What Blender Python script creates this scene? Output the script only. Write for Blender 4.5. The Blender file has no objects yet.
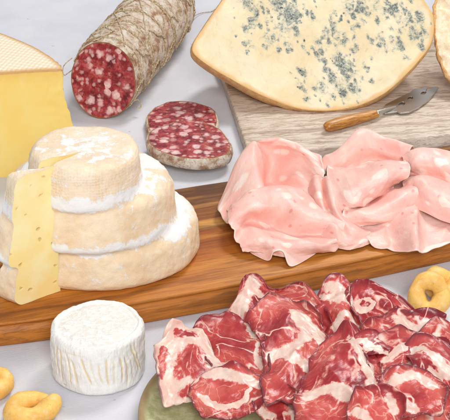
import bpy, bmesh, math, random
import numpy as np
from mathutils import Vector, Matrix, noise
R = math.radians
SC = bpy.context.scene
COL = SC.collection
# everything below is laid out in centimetres and brought to metres at the end
# ------------------------------------------------------------------ camera
PITCH, DIST = R(28), 148.0
FPX = 210 / math.tan(R(7))                 # focal length in photo pixels
TGT = Vector((0, 0, 1.0))
CAM = TGT + Vector((0, -math.cos(PITCH), math.sin(PITCH))) * DIST
CR = Vector((1, 0, 0)); CF = (TGT - CAM).normalized(); CU = CR.cross(CF)
def ray(px, py):
    return (CF * FPX + CR * (px - 225) + CU * (210 - py)).normalized()
def at(px, py, z=0.0):
    d = ray(px, py)
    return CAM + d * ((z - CAM.z) / d.z)
def proj(p):
    d = Vector(p) - CAM; k = FPX / d.dot(CF)
    return 225 + d.dot(CR) * k, 210 - d.dot(CU) * k
def nz(p, s=1.0, o=0.0):
    return noise.noise((p[0]*s+o, p[1]*s+o*1.7, p[2]*s-o*.6))
def fbm(p, s=1.0, o=0.0, n=3):
    v = 0; a = 1
    for i in range(n):
        v += a * nz(p, s, o+i*7.3); a *= .5; s *= 2.1
    return v
# ------------------------------------------------------------------ materials
class G:
    def __init__(s, name):
        s.m = bpy.data.materials.new(name); s.m.use_nodes = True
        s.t = s.m.node_tree; s.b = s.t.nodes['Principled BSDF']
        s._c = None
    def n(s, typ, **kw):
        nd = s.t.nodes.new('ShaderNode'+typ)
        for k, v in kw.items(): setattr(nd, k, v)
        return nd
    def L(s, a, b): s.t.links.new(a, b)
    def put(s, sock, v):
        if isinstance(v, bpy.types.NodeSocket): s.L(v, sock)
        elif isinstance(v, (tuple, list)) and len(v) == 3 and sock.type == 'RGBA': sock.default_value = (*v, 1)
        else: sock.default_value = v
    def co(s, scale=(1,1,1), rot=(0,0,0), loc=(0,0,0), warp=0, wscale=1, uv=False):
        tc = s.n('TexCoord'); k = 1 if uv else 100
        src = tc.outputs['UV' if uv else 'Object']
        m0 = s.n('Mapping'); m0.inputs['Scale'].default_value = (k, k, k); s.L(src, m0.inputs[0]); o = m0.outputs[0]
        if warp:
            nn = s.n('TexNoise'); nn.inputs['Scale'].default_value = wscale; s.L(o, nn.inputs['Vector'])
            a = s.n('VectorMath', operation='SUBTRACT'); s.L(nn.outputs['Color'], a.inputs[0]); a.inputs[1].default_value = (.5,.5,.5)
            b = s.n('VectorMath', operation='SCALE'); s.L(a.outputs[0], b.inputs[0]); b.inputs['Scale'].default_value = warp
            c = s.n('VectorMath', operation='ADD'); s.L(o, c.inputs[0]); s.L(b.outputs[0], c.inputs[1]); o = c.outputs[0]
        r = s.n('Mapping'); r.inputs['Rotation'].default_value = rot; r.inputs['Location'].default_value = loc
        s.L(o, r.inputs[0]); m = s.n('Mapping'); m.inputs['Scale'].default_value = scale; s.L(r.outputs[0], m.inputs[0])
        return m.outputs[0]
    def noise(s, co, scale=1, detail=4, rough=.55, dist=0):
        nd = s.n('TexNoise'); s.L(co, nd.inputs['Vector'])
        nd.inputs['Scale'].default_value = scale; nd.inputs['Detail'].default_value = detail
        nd.inputs['Roughness'].default_value = rough; nd.inputs['Distortion'].default_value = dist
        return nd.outputs['Fac']
    def vor(s, co, scale=1, feature='F1', rand=1, out='Distance', smooth=None):
        nd = s.n('TexVoronoi', feature=feature); s.L(co, nd.inputs['Vector'])
        nd.inputs['Scale'].default_value = scale; nd.inputs['Randomness'].default_value = rand
        if smooth is not None: nd.inputs['Smoothness'].default_value = smooth
        return nd.outputs[out]
    def ramp(s, fac, stops, interp='LINEAR'):
        nd = s.n('ValToRGB'); cr = nd.color_ramp; cr.interpolation = interp
        while len(cr.elements) < len(stops): cr.elements.new(.5)
        for e, (p, c) in zip(cr.elements, stops):
            e.position = p
            e.color = (c, c, c, 1) if isinstance(c, (int, float)) else (*c, 1)
        s.put(nd.inputs[0], fac); return nd.outputs[0]
    def step(s, v, lo, hi, a=0.0, b=1.0):
        nd = s.n('MapRange', interpolation_type='SMOOTHSTEP'); s.put(nd.inputs[0], v)
        for i, x in enumerate((lo, hi, a, b)): nd.inputs[i+1].default_value = x
        return nd.outputs[0]
    def math(s, op, a, b=0.0, clamp=False):
        nd = s.n('Math', operation=op, use_clamp=clamp); s.put(nd.inputs[0], a); s.put(nd.inputs[1], b); return nd.outputs[0]
    def mix(s, f, a, b, mode='MIX'):
        nd = s.n('Mix', data_type='RGBA', blend_type=mode); s.put(nd.inputs['Factor'], f)
        s.put(nd.inputs[6], a); s.put(nd.inputs[7], b); return nd.outputs[2]
    def attr(s, name):
        nd = s.n('Attribute', attribute_name=name); return nd.outputs['Fac']
    def bump(s, h, dist=.001, strength=1.0, prev=None):
        nd = s.n('Bump'); s.put(nd.inputs['Height'], h); nd.inputs['Distance'].default_value = dist
        nd.inputs['Strength'].default_value = strength
        if prev is not None: s.L(prev, nd.inputs['Normal'])
        return nd.outputs[0]
    def done(s, color, rough=.5, normal=None, sss=0, rad=(1,.5,.3), sscale=.003, **kw):
        s.put(s.b.inputs['Base Color'], color); s.put(s.b.inputs['Roughness'], rough)
        if normal is not None: s.L(normal, s.b.inputs['Normal'])
        if sss:
            s.b.inputs['Subsurface Weight'].default_value = sss
            s.b.inputs['Subsurface Radius'].default_value = rad; s.b.inputs['Subsurface Scale'].default_value = sscale
        for k, v in kw.items(): s.put(s.b.inputs[k.replace('_', ' ')], v)
        return s.m
def lin(r, g, b):
    f = lambda c: (c/255/12.92 if c <= 10 else ((c/255+.055)/1.055)**2.4)
    return (f(r), f(g), f(b))

def mat_table():
    g = G('plaster_table'); c = g.co()
    a = g.noise(c, .12, 5, .6); b = g.noise(c, 1.2, 4, .7)
    col = g.mix(g.step(a, .35, .65), lin(206,206,214), lin(216,216,222))
    col = g.mix(g.step(b, .55, .75, 0, .4), col, lin(217,217,223))
    f = g.vor(g.co((1,2.5,1), (0,0,.5), warp=1, wscale=1.5), .45, out='Distance')
    rnd = g.vor(g.co((1,2.5,1), (0,0,.5), warp=1, wscale=1.5), .45, out='Color')
    fleck = g.math('MULTIPLY', g.step(f, .035, .09, 1, 0), g.step(rnd, .5, .56))
    col = g.mix(g.math('MULTIPLY', fleck, .55), col, lin(140,142,150))
    h = g.math('ADD', g.noise(g.co((1,3,1), (0,0,-.4)), 2.2, 6, .65), g.math('MULTIPLY', fleck, -.6))
    return g.done(col, .62, g.bump(h, .0007, .5))
def mat_wood():
    g = G('acacia_wood'); ang = -R(0)
    c = g.co((.05,1,1), warp=1.1, wscale=.16)
    sep = g.n('SeparateXYZ'); g.L(g.co((1,1,1), warp=.9, wscale=.13), sep.inputs[0])
    y = g.math('MULTIPLY', g.math('ADD', sep.outputs[1], 9.0), 1/18.0)    # across the board, front 0 -> back 1
    base = g.ramp(y, [(0, lin(188,116,44)), (.10, lin(176,104,38)), (.17, lin(200,130,50)), (.24, lin(180,104,36)), (.36, lin(156,84,32)), (.47, lin(172,98,36)),
                     (.50, lin(214,160,88)), (.56, lin(206,146,76)), (.58, lin(146,86,46)), (.68, lin(128,74,42)), (.71, lin(190,132,76)),
                     (.74, lin(112,70,48)), (.88, lin(98,62,46)), (1, lin(112,74,54))])
    gr = g.noise(g.co((.06,1.6,1.6), warp=.5, wscale=.35), 2.2, 6, .62)
    col = g.mix(g.step(gr, .45, .72, 0, .55), base, lin(88,46,24))
    gr2 = g.noise(g.co((.05,1,1), loc=(9,4,2), warp=1.2, wscale=.2), .7, 4, .55)
    col = g.mix(g.step(gr2, .5, .72, 0, .55), col, lin(216,150,66))
    gr4 = g.noise(g.co((.05,1,1), loc=(3,14,2), warp=1.6, wscale=.2), .55, 4, .55)
    col = g.mix(g.step(gr4, .51, .68, 0, .55), col, lin(96,50,26))
    gr3 = g.noise(g.co((.12,5,5)), 3.2, 3, .6)
    col = g.mix(g.step(gr3, .52, .7, 0, .4), col, lin(84,46,26))
    pore = g.vor(g.co((.5,5,5), warp=.2, wscale=1), 2.4)
    col = g.mix(g.step(pore, .06, .16, .5, 0), col, lin(60,30,16))
    return g.done(col, g.step(gr3, .3, .7, .42, .55), g.bump(gr3, .0003, .35), Specular_IOR_Level=.3)
def mat_stone():
    g = G('travertine'); 
    a = g.noise(g.co((.14,1,1), (0,0,-.16), warp=.5, wscale=.5), .9, 7, .68)
    b = g.noise(g.co((.25,1.6,1.6), (0,0,-.16), warp=.6, wscale=.8), 2.4, 6, .7)
    col = g.ramp(a, [(.3, lin(170,146,126)), (.42, lin(198,178,160)), (.52, lin(218,202,186)), (.62, lin(176,152,134)), (.75, lin(212,196,180))])
    col = g.mix(g.step(b, .48, .64, 0, .7), col, lin(150,122,102))
    sp = g.noise(g.co(), 9, 3, .6); col = g.mix(g.step(sp, .58, .72, 0, .35), col, lin(150,130,118))
    return g.done(col, .5, g.bump(b, .0005, .4))
def mat_plate():
    g = G('green_stoneware'); c = g.co()
    a = g.noise(c, 1.3, 6, .65); s = g.noise(c, 7, 4, .7)
    col = g.mix(g.step(a, .35, .65), lin(168,170,122), lin(202,202,158))
    col = g.mix(g.step(s, .55, .7, 0, .6), col, lin(134,138,94))
    rim = g.attr('rim'); col = g.mix(g.step(g.math('ADD', rim, g.math('MULTIPLY', g.math('SUBTRACT', a, .5), .8)), .35, .95, 0, .85), col, lin(150,120,78))
    return g.done(col, .32, g.bump(a, .0006, .4))
def paste(name, c1, c2, holes=None, sss=.25, rough=.42):
    g = G(name); a = g.noise(g.co(), .35, 4, .55); b = g.noise(g.co(), 5, 5, .6)
    col = g.mix(g.step(a, .35, .65), c1, c2)
    h = g.math('MULTIPLY', b, .25)
    if not holes:
        sz = g.n('SeparateXYZ'); g.L(g.co(warp=.5, wscale=.8), sz.inputs[0])
        col = g.mix(g.step(sz.outputs[2], 8.9, 10.4, 0, .6), col, lin(240,190,96))
        fl = g.noise(g.co((1,1,.3), warp=.5, wscale=1), 1.1, 5, .6); col = g.mix(g.step(fl, .5, .75, 0, .35), col, lin(250,230,165))
    if holes:
        v = g.vor(g.co((1,1,1.3), warp=.4, wscale=2), .8); r = g.vor(g.co((1,1,1.3), warp=.4, wscale=2), .8, out='Color')
        hl = g.math('MULTIPLY', g.step(v, .08, .2, 1, 0), g.step(r, .36, .4))
        col = g.mix(g.math('MULTIPLY', hl, .55), col, holes); h = g.math('SUBTRACT', h, g.math('MULTIPLY', hl, 2.5))
    return g.done(col, rough, g.bump(h, .0006, .6), sss, (1,.6,.25), .004)
def mat_basket_rind():
    g = G('basket_rind'); c = g.co((1,1,1), (0,0,.35))
    w = g.n('TexWave', wave_type='BANDS', bands_direction='X'); g.L(g.co((1,1,1), (0,0,.32), warp=.12, wscale=2.5), w.inputs[0]); w.inputs['Scale'].default_value = .8; w.inputs['Distortion'].default_value=1.2
    w2 = g.n('TexWave', wave_type='BANDS', bands_direction='Y'); g.L(g.co((1,1,1), (0,0,.32), warp=.12, wscale=2.5), w2.inputs[0]); w2.inputs['Scale'].default_value = .55; w2.inputs['Distortion'].default_value=1
    n1 = g.noise(g.co(), 3, 5, .7); big = g.noise(g.co(), .5, 3)
    h = g.math('MULTIPLY', g.math('ADD', .25, g.math('MULTIPLY', w.outputs['Fac'], .75)), g.math('ADD', .3, g.math('MULTIPLY', w2.outputs['Fac'], .7)))
    h = g.math('ADD', h, g.math('MULTIPLY', n1, .6))
    k = g.step(h, .2, 1.1)
    col = g.mix(k, lin(232,210,174), lin(244,234,214))
    col = g.mix(g.step(g.attr('edge'), .0, 1.0), lin(214,168,108), col)
    return g.done(col, .75, g.bump(h, .0008, .6))
def mat_stepped_rind():
    g = G('mould_dusted_rind'); c = g.co()
    a = g.noise(c, .45, 5, .6); b = g.noise(c, 4.5, 5, .7); f = g.noise(g.co((1,1,.7), warp=.5, wscale=2), 1.5, 7, .72)
    col = g.mix(g.step(a, .35, .65), lin(237,208,170), lin(245,225,195))
    col = g.mix(g.step(b, .55, .72, 0, .5), col, lin(234,204,164))
    m = g.math('ADD', g.attr('mould'), g.math('MULTIPLY', g.math('SUBTRACT', f, .5), 2.3))
    k = g.step(m, .38, .72)
    lat = g.n('TexWave', wave_type='BANDS', bands_direction='Z'); g.L(g.co(warp=.15, wscale=3), lat.inputs[0]); lat.inputs['Scale'].default_value = 1.1
    lt = g.vor(g.co((1,1,1), warp=.15, wscale=3), 4.2, 'SMOOTH_F1', .35, smooth=.4)
    wv = g.attr('weave'); dots = g.math('MULTIPLY', g.step(g.math('ADD', lt, g.math('MULTIPLY', b, .25)), .52, .66), wv)
    k2 = g.math('MAXIMUM', k, g.math('MULTIPLY', dots, .5), True)
    col = g.mix(k2, col, lin(242,240,237))
    h = g.math('ADD', g.math('MULTIPLY', k2, .18), g.math('ADD', g.math('MULTIPLY', b, .7), g.math('MULTIPLY', g.math('MULTIPLY', lt, wv), .8)))
    return g.done(col, .6, g.bump(h, .0013, .6), .15, (1,.7,.4), .003)
def mat_bloomy():
    g = G('bloomy_white_rind'); c = g.co()
    b = g.noise(g.co((1,1,.5)), 4, 5, .65)
    k = g.attr('groove')
    col = g.mix(g.step(b, .4, .8, 0, .5), lin(240,238,234), lin(231,225,214))
    col = g.mix(g.step(k, .2, .9, 0, .8), col, lin(230,208,158))
    w = g.noise(g.co((1.6,2.4,1), warp=.7, wscale=1.6), 1.5, 4, .6); wr = g.step(w, .38, .56)
    top = g.attr('top')
    col = g.mix(g.math('MULTIPLY', g.math('SUBTRACT', 1.0, wr), g.math('MULTIPLY', top, .4)), col, lin(220,208,194))
    vw = g.noise(g.co((2.6,2.6,.35), warp=.3, wscale=1), 2.2, 4, .6)
    h = g.math('ADD', g.math('ADD', g.math('MULTIPLY', b, .5), g.math('MULTIPLY', vw, g.math('SUBTRACT', 1.3, top))), g.math('MULTIPLY', wr, g.math('MULTIPLY', top, .35)))
    return g.done(col, .7, g.bump(h, .0011, .7), .2, (1,.8,.6), .003)
def mat_blue(name='blue_veined_paste'):
    g = G(name); c = g.co()
    a = g.noise(c, .25, 4, .6)
    col = g.mix(g.step(a, .35, .65), lin(238,217,172), lin(246,232,198))
    col = g.mix(g.step(g.attr('edge'), 0, 1, .9, 0), col, lin(234,190,124))
    ma = g.math('ADD', g.attr('mould'), .06)
    n1 = g.noise(g.co(warp=.7, wscale=1.2), 2.2, 6, .7); n2 = g.noise(g.co(loc=(5,5,5), warp=.4, wscale=3), 4.6, 5, .7)
    m = g.math('ADD', ma, g.math('MULTIPLY', g.math('SUBTRACT', n1, .5), 1.9))
    soft = g.step(m, .30, .9)
    hard = g.math('MULTIPLY', g.step(m, .54, 1.0), g.step(n2, .40, .58))
    col = g.mix(g.math('MULTIPLY', soft, .62), col, lin(166,186,182))
    col = g.mix(g.math('MULTIPLY', hard, .78), col, lin(48,72,88))
    v = g.vor(g.co(warp=.3, wscale=3), 1.6); r = g.vor(g.co(warp=.3, wscale=3), 1.6, out='Color')
    hole = g.math('MULTIPLY', g.math('MULTIPLY', g.step(v, .12, .2, 1, 0), g.step(r, .5, .55)), g.step(m, .45, .7))
    col = g.mix(g.math('MULTIPLY', hole, .85), col, lin(38,54,62))
    fn = g.noise(g.co((1,1,1), warp=.6, wscale=1), 1.6, 6, .6)
    h = g.math('SUBTRACT', g.math('MULTIPLY', fn, .8), g.math('ADD', g.math('MULTIPLY', hole, 1.4), g.math('MULTIPLY', hard, .5)))
    return g.done(col, .38, g.bump(h, .0022, .6), .2, (1,.7,.35), .004)
def mat_orange_rind():
    g = G('orange_rind'); a = g.noise(g.co(), 1.3, 5, .7); b = g.noise(g.co(), 6, 4, .7)
    col = g.mix(g.step(a, .35, .65), lin(214,160,96), lin(232,194,140)); col = g.mix(g.step(b, .5, .7, 0, .5), col, lin(184,128,80))
    return g.done(col, .6, g.bump(b, .0008, .6))
def mat_salami():
    g = G('salami_cut'); c = g.co(warp=.6, wscale=1.9)
    v = g.vor(c, 1.02, 'F1', 1); r = g.n('SeparateColor'); g.L(g.vor(c, 1.02, out='Color'), r.inputs[0])
    n = g.noise(g.co(), 3.2, 4, .6)
    vv = g.math('ADD', v, g.math('MULTIPLY', g.math('SUBTRACT', n, .5), .35))
    fat = g.math('MULTIPLY', g.step(vv, .27, .56, 1, 0), g.step(r.outputs[0], .38, .5, 0, .9))
    c2 = g.co(loc=(4,3,1), warp=.3, wscale=3)
    v2 = g.vor(c2, 1.9, 'F1', 1); r2 = g.n('SeparateColor'); g.L(g.vor(c2, 1.9, out='Color'), r2.inputs[0])
    fat2 = g.math('MULTIPLY', g.step(v2, .2, .5, 1, 0), g.step(r2.outputs[0], .45, .55))
    f = g.math('MAXIMUM', fat, g.math('MULTIPLY', fat2, .6))
    a = g.noise(c, 1.1, 5, .65)
    col = g.ramp(a, [(.3, lin(84,18,30)), (.44, lin(128,30,42)), (.55, lin(164,54,60)), (.7, lin(200,110,106))])
    col = g.mix(g.step(n, .5, .7, 0, .4), col, lin(206,110,106))
    col = g.mix(f, col, g.mix(g.step(n, .4, .65), lin(226,182,180), lin(238,208,202)))
    col = g.mix(g.step(g.attr('rim'), .0, .16, .9, 0), col, lin(150,96,52))
    return g.done(col, g.step(n, .35, .65, .28, .5), g.bump(g.math('ADD', g.math('MULTIPLY', f, .6), n), .0005, .7), .1, (1,.3,.2), .002)
def mat_casing():
    g = G('mouldy_casing'); c = g.co(warp=.5, wscale=1.5)
    a = g.noise(c, .9, 7, .7); b = g.noise(g.co((1,1,1)), 4, 6, .75); w = g.noise(g.co((2.2,.7,1.6), (0,0,-.25), warp=.5, wscale=1), 1.6, 4, .6)
    col = g.ramp(a, [(.3, lin(138,90,66)), (.42, lin(184,144,114)), (.5, lin(220,200,176)), (.62, lin(240,230,216)), (.78, lin(206,178,150))])
    col = g.mix(g.step(b, .52, .68, 0, .55), col, lin(150,106,80))
    col = g.mix(g.step(w, .56, .68, 0, .65), col, lin(150,116,92))
    return g.done(col, .7, g.bump(g.math('ADD', b, w), .0016, .9))
def mat_string():
    g = G('jute_twine'); w = g.noise(g.co(), 6, 3, .6)
    col = g.mix(g.step(w, .4, .65), lin(168,146,112), lin(214,198,168)); return g.done(col, .85, g.bump(w, .0006, .8))
def mat_tarallo():
    g = G('baked_dough'); a = g.noise(g.co(), .8, 5, .6); b = g.noise(g.co(), 5, 5, .7); sp = g.vor(g.co(), 3, out='Distance')
    col = g.mix(g.step(a, .33, .66), lin(246,202,112), lin(232,172,78)); col = g.mix(g.step(b, .55, .72, 0, .55), col, lin(200,136,60))
    col = g.mix(g.step(g.noise(g.co(), 1.6, 3), .5, .7, 0, .5), col, lin(246,220,160))
    return g.done(col, g.step(b, .3, .7, .3, .5), g.bump(b, .0008, .5), .1, (1,.6,.3), .002)
def mat_mortadella():
    g = G('mortadella'); 
    c = g.co((1,1.25,1), warp=.16, wscale=5, uv=True)
    nd = g.n('TexVoronoi'); g.L(c, nd.inputs[0]); nd.inputs['Scale'].default_value = 6.5; nd.inputs['Randomness'].default_value = 1
    sc = g.n('SeparateColor'); g.L(nd.outputs['Color'], sc.inputs[0])
    # blob size differs per cell
    size = g.math('MULTIPLY', g.math('POWER', sc.outputs[1], 1.5), .42)
    blob = g.step(g.math('SUBTRACT', nd.outputs['Distance'], size), .02, .18, 1, 0)
    blob = g.math('MULTIPLY', blob, g.step(sc.outputs[0], .3, .34))
    n = g.noise(g.co(uv=True), 5, 5, .6); fine = g.noise(g.co(uv=True), 60, 4, .6)
    col = g.mix(g.step(n, .35, .65), lin(243,183,171), lin(248,203,191))
    col = g.mix(g.step(fine, .56, .72, 0, .35), col, lin(236,164,150))
    sp = g.vor(g.co(uv=True, loc=(3,1,0)), 13); rs = g.n('SeparateColor'); g.L(g.vor(g.co(uv=True, loc=(3,1,0)), 13, out='Color'), rs.inputs[0])
    s2 = g.math('MULTIPLY', g.step(sp, .12, .24, 1, 0), g.step(rs.outputs[0], .75, .8))
    col = g.mix(g.math('MULTIPLY', s2, .6), col, lin(228,132,122))
    col = g.mix(g.math('MULTIPLY', blob, .8), col, lin(253,230,218))
    col = g.mix(g.step(g.attr('rim'), .02, .12, .75, 0), col, lin(252,228,216))
    h = g.math('ADD', fine, g.math('MULTIPLY', n, 1.0))
    return g.done(col, .42, g.bump(h, .0005, .6), .15, (1,.45,.35), .003)
def mat_coppa():
    g = G('coppa'); 
    c = g.co(warp=.35, wscale=3, uv=True)
    n = g.noise(g.co(uv=True), 9, 5, .65); big = g.noise(g.co(uv=True), 2.2, 4, .6); fine = g.noise(g.co((1,4,1), (0,0,.6), uv=True, warp=.1, wscale=4), 14, 5, .65)
    col = g.ramp(big, [(.3, lin(122,20,34)), (.42, lin(164,44,50)), (.54, lin(198,80,74)), (.7, lin(222,124,110))])
    col = g.mix(g.step(fine, .5, .72, 0, .35), col, lin(214,112,100))
    fl = g.vor(g.co(warp=.3, wscale=8, loc=(7,2,0), uv=True), 30); col = g.mix(g.step(g.math('ADD', fl, n), .4, .66, .35, 0), col, lin(226,160,146))
    col = g.mix(g.step(n, .5, .68, 0, .35), col, lin(120,16,32))
    # marbling: thin wandering seams of fat
    v1 = g.noise(g.co(warp=.25, wscale=3, uv=True), 3.6, 3, .5, .6); v2 = g.noise(g.co(loc=(6,1,0), warp=.12, wscale=8, uv=True), 8, 3, .5, .8)
    a1 = g.math('ABSOLUTE', g.math('SUBTRACT', v1, .5)); a2 = g.math('ABSOLUTE', g.math('SUBTRACT', v2, .5))
    vein = g.math('MULTIPLY', g.step(a1, .004, .03, .85, 0), g.step(n, .36, .56))
    vein = g.math('MAXIMUM', vein, g.math('MULTIPLY', g.step(a2, .003, .03, .5, 0), g.step(big, .42, .58)))
    n30 = g.noise(g.co(uv=True, warp=.1, wscale=8), 26, 5, .65)
    m = g.math('ADD', g.math('ADD', g.attr('fat'), g.math('MULTIPLY', g.math('SUBTRACT', n, .5), 1.3)), g.math('MULTIPLY', g.math('SUBTRACT', n30, .5), .7))
    ft = g.math('MAXIMUM', g.step(m, .30, .68), vein)
    fatc = g.mix(g.step(n, .4, .65), lin(228,188,174), lin(240,214,200))
    fatc = g.mix(g.step(fine, .55, .75, 0, .5), fatc, lin(218,156,146))
    col = g.mix(g.step(ft, 0, .55), col, lin(222,134,122)); col = g.mix(g.step(ft, .35, 1), col, fatc)
    dk = g.math('ADD', g.attr('rim'), g.math('MULTIPLY', big, .5)); col = g.mix(g.math('MULTIPLY', g.step(dk, .3, .75, .6, 0), g.math('SUBTRACT', 1.0, ft)), col, lin(104,14,34))
    rm = g.math('ADD', g.attr('rim'), g.math('MULTIPLY', g.math('SUBTRACT', n, .5), .22))
    col = g.mix(g.math('MULTIPLY', g.step(rm, .02, .12, .75, 0), g.step(big, .44, .56)), col, lin(92,46,60))
    h = g.math('ADD', g.math('MULTIPLY', ft, .8), g.math('ADD', n, fine))
    return g.done(col, g.step(n, .3, .7, .24, .38), g.bump(h, .0004, .5), .3, (1,.3,.2), .004)
def mat_bread():
    g = G('bread_crumb'); v = g.noise(g.co(warp=.5, wscale=1.5), 2.2, 6, .75); b = g.noise(g.co(), .6, 3)
    col = g.mix(g.step(v, .35, .65), lin(246,220,178), lin(253,243,220)); return g.done(col, .8, g.bump(v, .002, .6))
def mat_crust():
    g = G('bread_crust'); v = g.noise(g.co(), 1.5, 6, .75)
    col = g.mix(g.step(v, .35, .65), lin(220,166,102), lin(242,208,156)); return g.done(col, .7, g.bump(v, .002, .8))
def mat_handle():
    g = G('olive_wood'); v = g.noise(g.co((.3,2,2), (0,0,-.5), warp=.3, wscale=1), 2.4, 5, .6)
    col = g.mix(g.step(v, .35, .68), lin(206,146,72), lin(150,90,36)); return g.done(col, .36, g.bump(v, .0003, .4))
def mat_steel():
    g = G('brushed_steel'); v = g.noise(g.co((.5,6,3), (0,0,-.5)), 4, 3)
    return g.done(lin(198,196,192), g.step(v, .3, .7, .34, .35), Metallic=1.0)

# ------------------------------------------------------------------ object helpers
def tag(o, label=None, cat=None, group=None, kind=None):
    if label: o['label'] = label
    if cat: o['category'] = cat
    if group: o['group'] = group
    if kind: o['kind'] = kind
    return o
def mesh_obj(name, V, F, mat, parent=None, smooth=True, uv=None, attrs=None):
    me = bpy.data.meshes.new(name); me.from_pydata([tuple(v) for v in V], [], F); me.update()
    if smooth: me.polygons.foreach_set('use_smooth', [True]*len(me.polygons))
    if uv is not None:
        l = me.uv_layers.new(name='UVMap'); idx = np.empty(len(me.loops), dtype=np.int32); me.loops.foreach_get('vertex_index', idx)
        l.data.foreach_set('uv', np.asarray(uv, dtype=np.float32)[idx].ravel())
    for k, v in (attrs or {}).items():
        me.attributes.new(k, 'FLOAT', 'POINT').data.foreach_set('value', np.asarray(v, dtype=np.float32))
    me.materials.append(mat)
    o = bpy.data.objects.new(name, me); COL.objects.link(o)
    if parent: o.parent = parent
    return o
def empty(name):
    o = bpy.data.objects.new(name, None); COL.objects.link(o); o.empty_display_size = .01; return o
def smoothpoly(pts, n, closed=True):
    """Catmull-Rom through the points, resampled to n points by arc length"""
    P = [np.array(p, float) for p in pts]; m = len(P); out = []
    segs = m if closed else m-1
    for i in range(segs):
        g_ = (lambda k: P[k % m]) if closed else (lambda k: P[min(max(k,0),m-1)])
        a, b, c, d = g_(i-1), g_(i), g_(i+1), g_(i+2)
        for k in range(24):
            t = k/24; out.append(.5*((2*b)+(c-a)*t+(2*a-5*b+4*c-d)*t*t+(3*b-a-3*c+d)*t**3))
    out.append(out[0] if closed else P[-1])
    out = np.array(out); L = np.r_[0, np.cumsum(np.linalg.norm(np.diff(out, axis=0), axis=1))]
    q = np.linspace(0, L[-1], n, endpoint=not closed)
    return np.stack([np.interp(q, L, out[:,k]) for k in range(out.shape[1])], 1)
def offset2(poly, d):
    """move a closed counter-clockwise outline outwards by d (array or number)"""
    t = np.roll(poly, -1, 0) - np.roll(poly, 1, 0); t /= np.linalg.norm(t, axis=1)[:,None]+1e-9
    nrm = np.stack([t[:,1], -t[:,0]], 1)
    return poly + nrm*np.reshape(d, (-1,1)) if np.ndim(d) else poly + nrm*d
def solid(poly, rings, frame=None, flat=False, inner=14, seed=0, disp=0, dscale=1, cap_both=True, hook=None):
    """stack offset copies of a closed outline into a solid; rings = [(offset, w)], first is the capped face.
    frame = (origin, U, V, W).  Returns V, F, info(list of (region, edge distance fraction))"""
    n = len(poly)
    area = .5*np.sum(poly[:,0]*np.roll(poly[:,1],-1)-np.roll(poly[:,0],-1)*poly[:,1])
    if area < 0: poly = poly[::-1]
    O, U, W2, N = frame or (Vector((0,0,0)), Vector((1,0,0)), Vector((0,1,0)), Vector((0,0,1)))
    cen = poly.mean(0); loops = []; info = []
    first = offset2(poly, rings[0][0]); last = offset2(poly, rings[-1][0])
    if flat: inner = 1
    for k in range(1, inner+1):
        f = (k/inner)**.8; loops.append((cen + (first-cen)*f, rings[0][1], 'cap', f))
    for (d, w) in rings[1:]: loops.append((offset2(poly, d), w, 'side', 1))
    if cap_both:
        for k in range(1, 4): loops.append((cen+(last-cen)*(1-k/4), rings[-1][1], 'back', 1-k/4))
    V = []; reg = []
    V.append(O+U*cen[0]+W2*cen[1]+N*rings[0][1]); reg.append(('cap', 0))
    for (P, w, r, f) in loops:
        for p in P: V.append(O+U*float(p[0])+W2*float(p[1])+N*w); reg.append((r, f))
    F = [tuple(1+i for i in range(n))] if flat else [(0, 1+(i+1)%n, 1+i)[::-1] for i in range(n)]
    for l in range(len(loops)-1):
        a = 1+l*n; b = a+n
        for i in range(n):
            j = (i+1) % n; F.append((a+i, b+i, b+j, a+j))
    if cap_both: F.append(tuple(1+(len(loops)-1)*n+i for i in range(n))[::-1])
    if disp:
        for i, v in enumerate(V):
            d = Vector((nz(v, dscale, 3+seed), nz(v, dscale, 23+seed), nz(v, dscale, 53+seed)))*disp
            V[i] = v + d
    return V, F, reg
def tube(path, rad, nseg=12, closed=False, cap=True):
    path = [Vector(p) for p in path]; n = len(path); V = []; F = []
    up = Vector((.13,.2,1)).normalized(); prev = None
    for i, p in enumerate(path):
        if closed: t = path[(i+1)%n]-path[i-1]
        else: t = path[min(i+1,n-1)]-path[max(i-1,0)]
        t.normalize()
        if prev is None: a = t.cross(up).normalized()
        else: a = (prev - t*prev.dot(t)).normalized()
        prev = a; b = t.cross(a); r = rad[i] if hasattr(rad, '__len__') else rad
        for k in range(nseg):
            th = 2*math.pi*k/nseg; V.append(p + (a*math.cos(th)+b*math.sin(th))*r)
    for i in range(n if closed else n-1):
        j = (i+1) % n
        for k in range(nseg):
            k2 = (k+1) % nseg; F.append((i*nseg+k, i*nseg+k2, j*nseg+k2, j*nseg+k))
    if cap and not closed:
        F.append(tuple(range(nseg))[::-1]); F.append(tuple((n-1)*nseg+k for k in range(nseg)))
    return V, F
def join(parts):
    V = []; F = []
    for v, f in parts:
        o = len(V); V += list(v); F += [tuple(i+o for i in q) for q in f]
    return V, F
def split(V, F, key):
    """split a mesh into several by key(face centre, normal, index)"""
    out = {}
    for q in F:
        c = sum((Vector(V[i]) for i in q), Vector())/len(q)
        n = (Vector(V[q[1]])-Vector(V[q[0]])).cross(Vector(V[q[2]])-Vector(V[q[0]]))
        out.setdefault(key(c, n.normalized() if n.length else n, q), []).append(q)
    res = {}
    for k, fs in out.items():
        m = {}; nv = []; src = []
        nf = []
        for q in fs:
            nq = []
            for i in q:
                if i not in m: m[i] = len(nv); nv.append(V[i]); src.append(i)
                nq.append(m[i])
            nf.append(tuple(nq))
        res[k] = (nv, nf, src)
    return res

# ------------------------------------------------------------------ the setting
T = mat_table()
gv = []; 
o = mesh_obj('tabletop', [(-120,-90,0),(120,-90,0),(120,160,0),(-120,160,0)], [(0,1,2,3)], T, smooth=False)
tag(o, kind='structure')
xy = lambda px, py, z: np.array(at(px, py, z)[:2])

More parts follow.
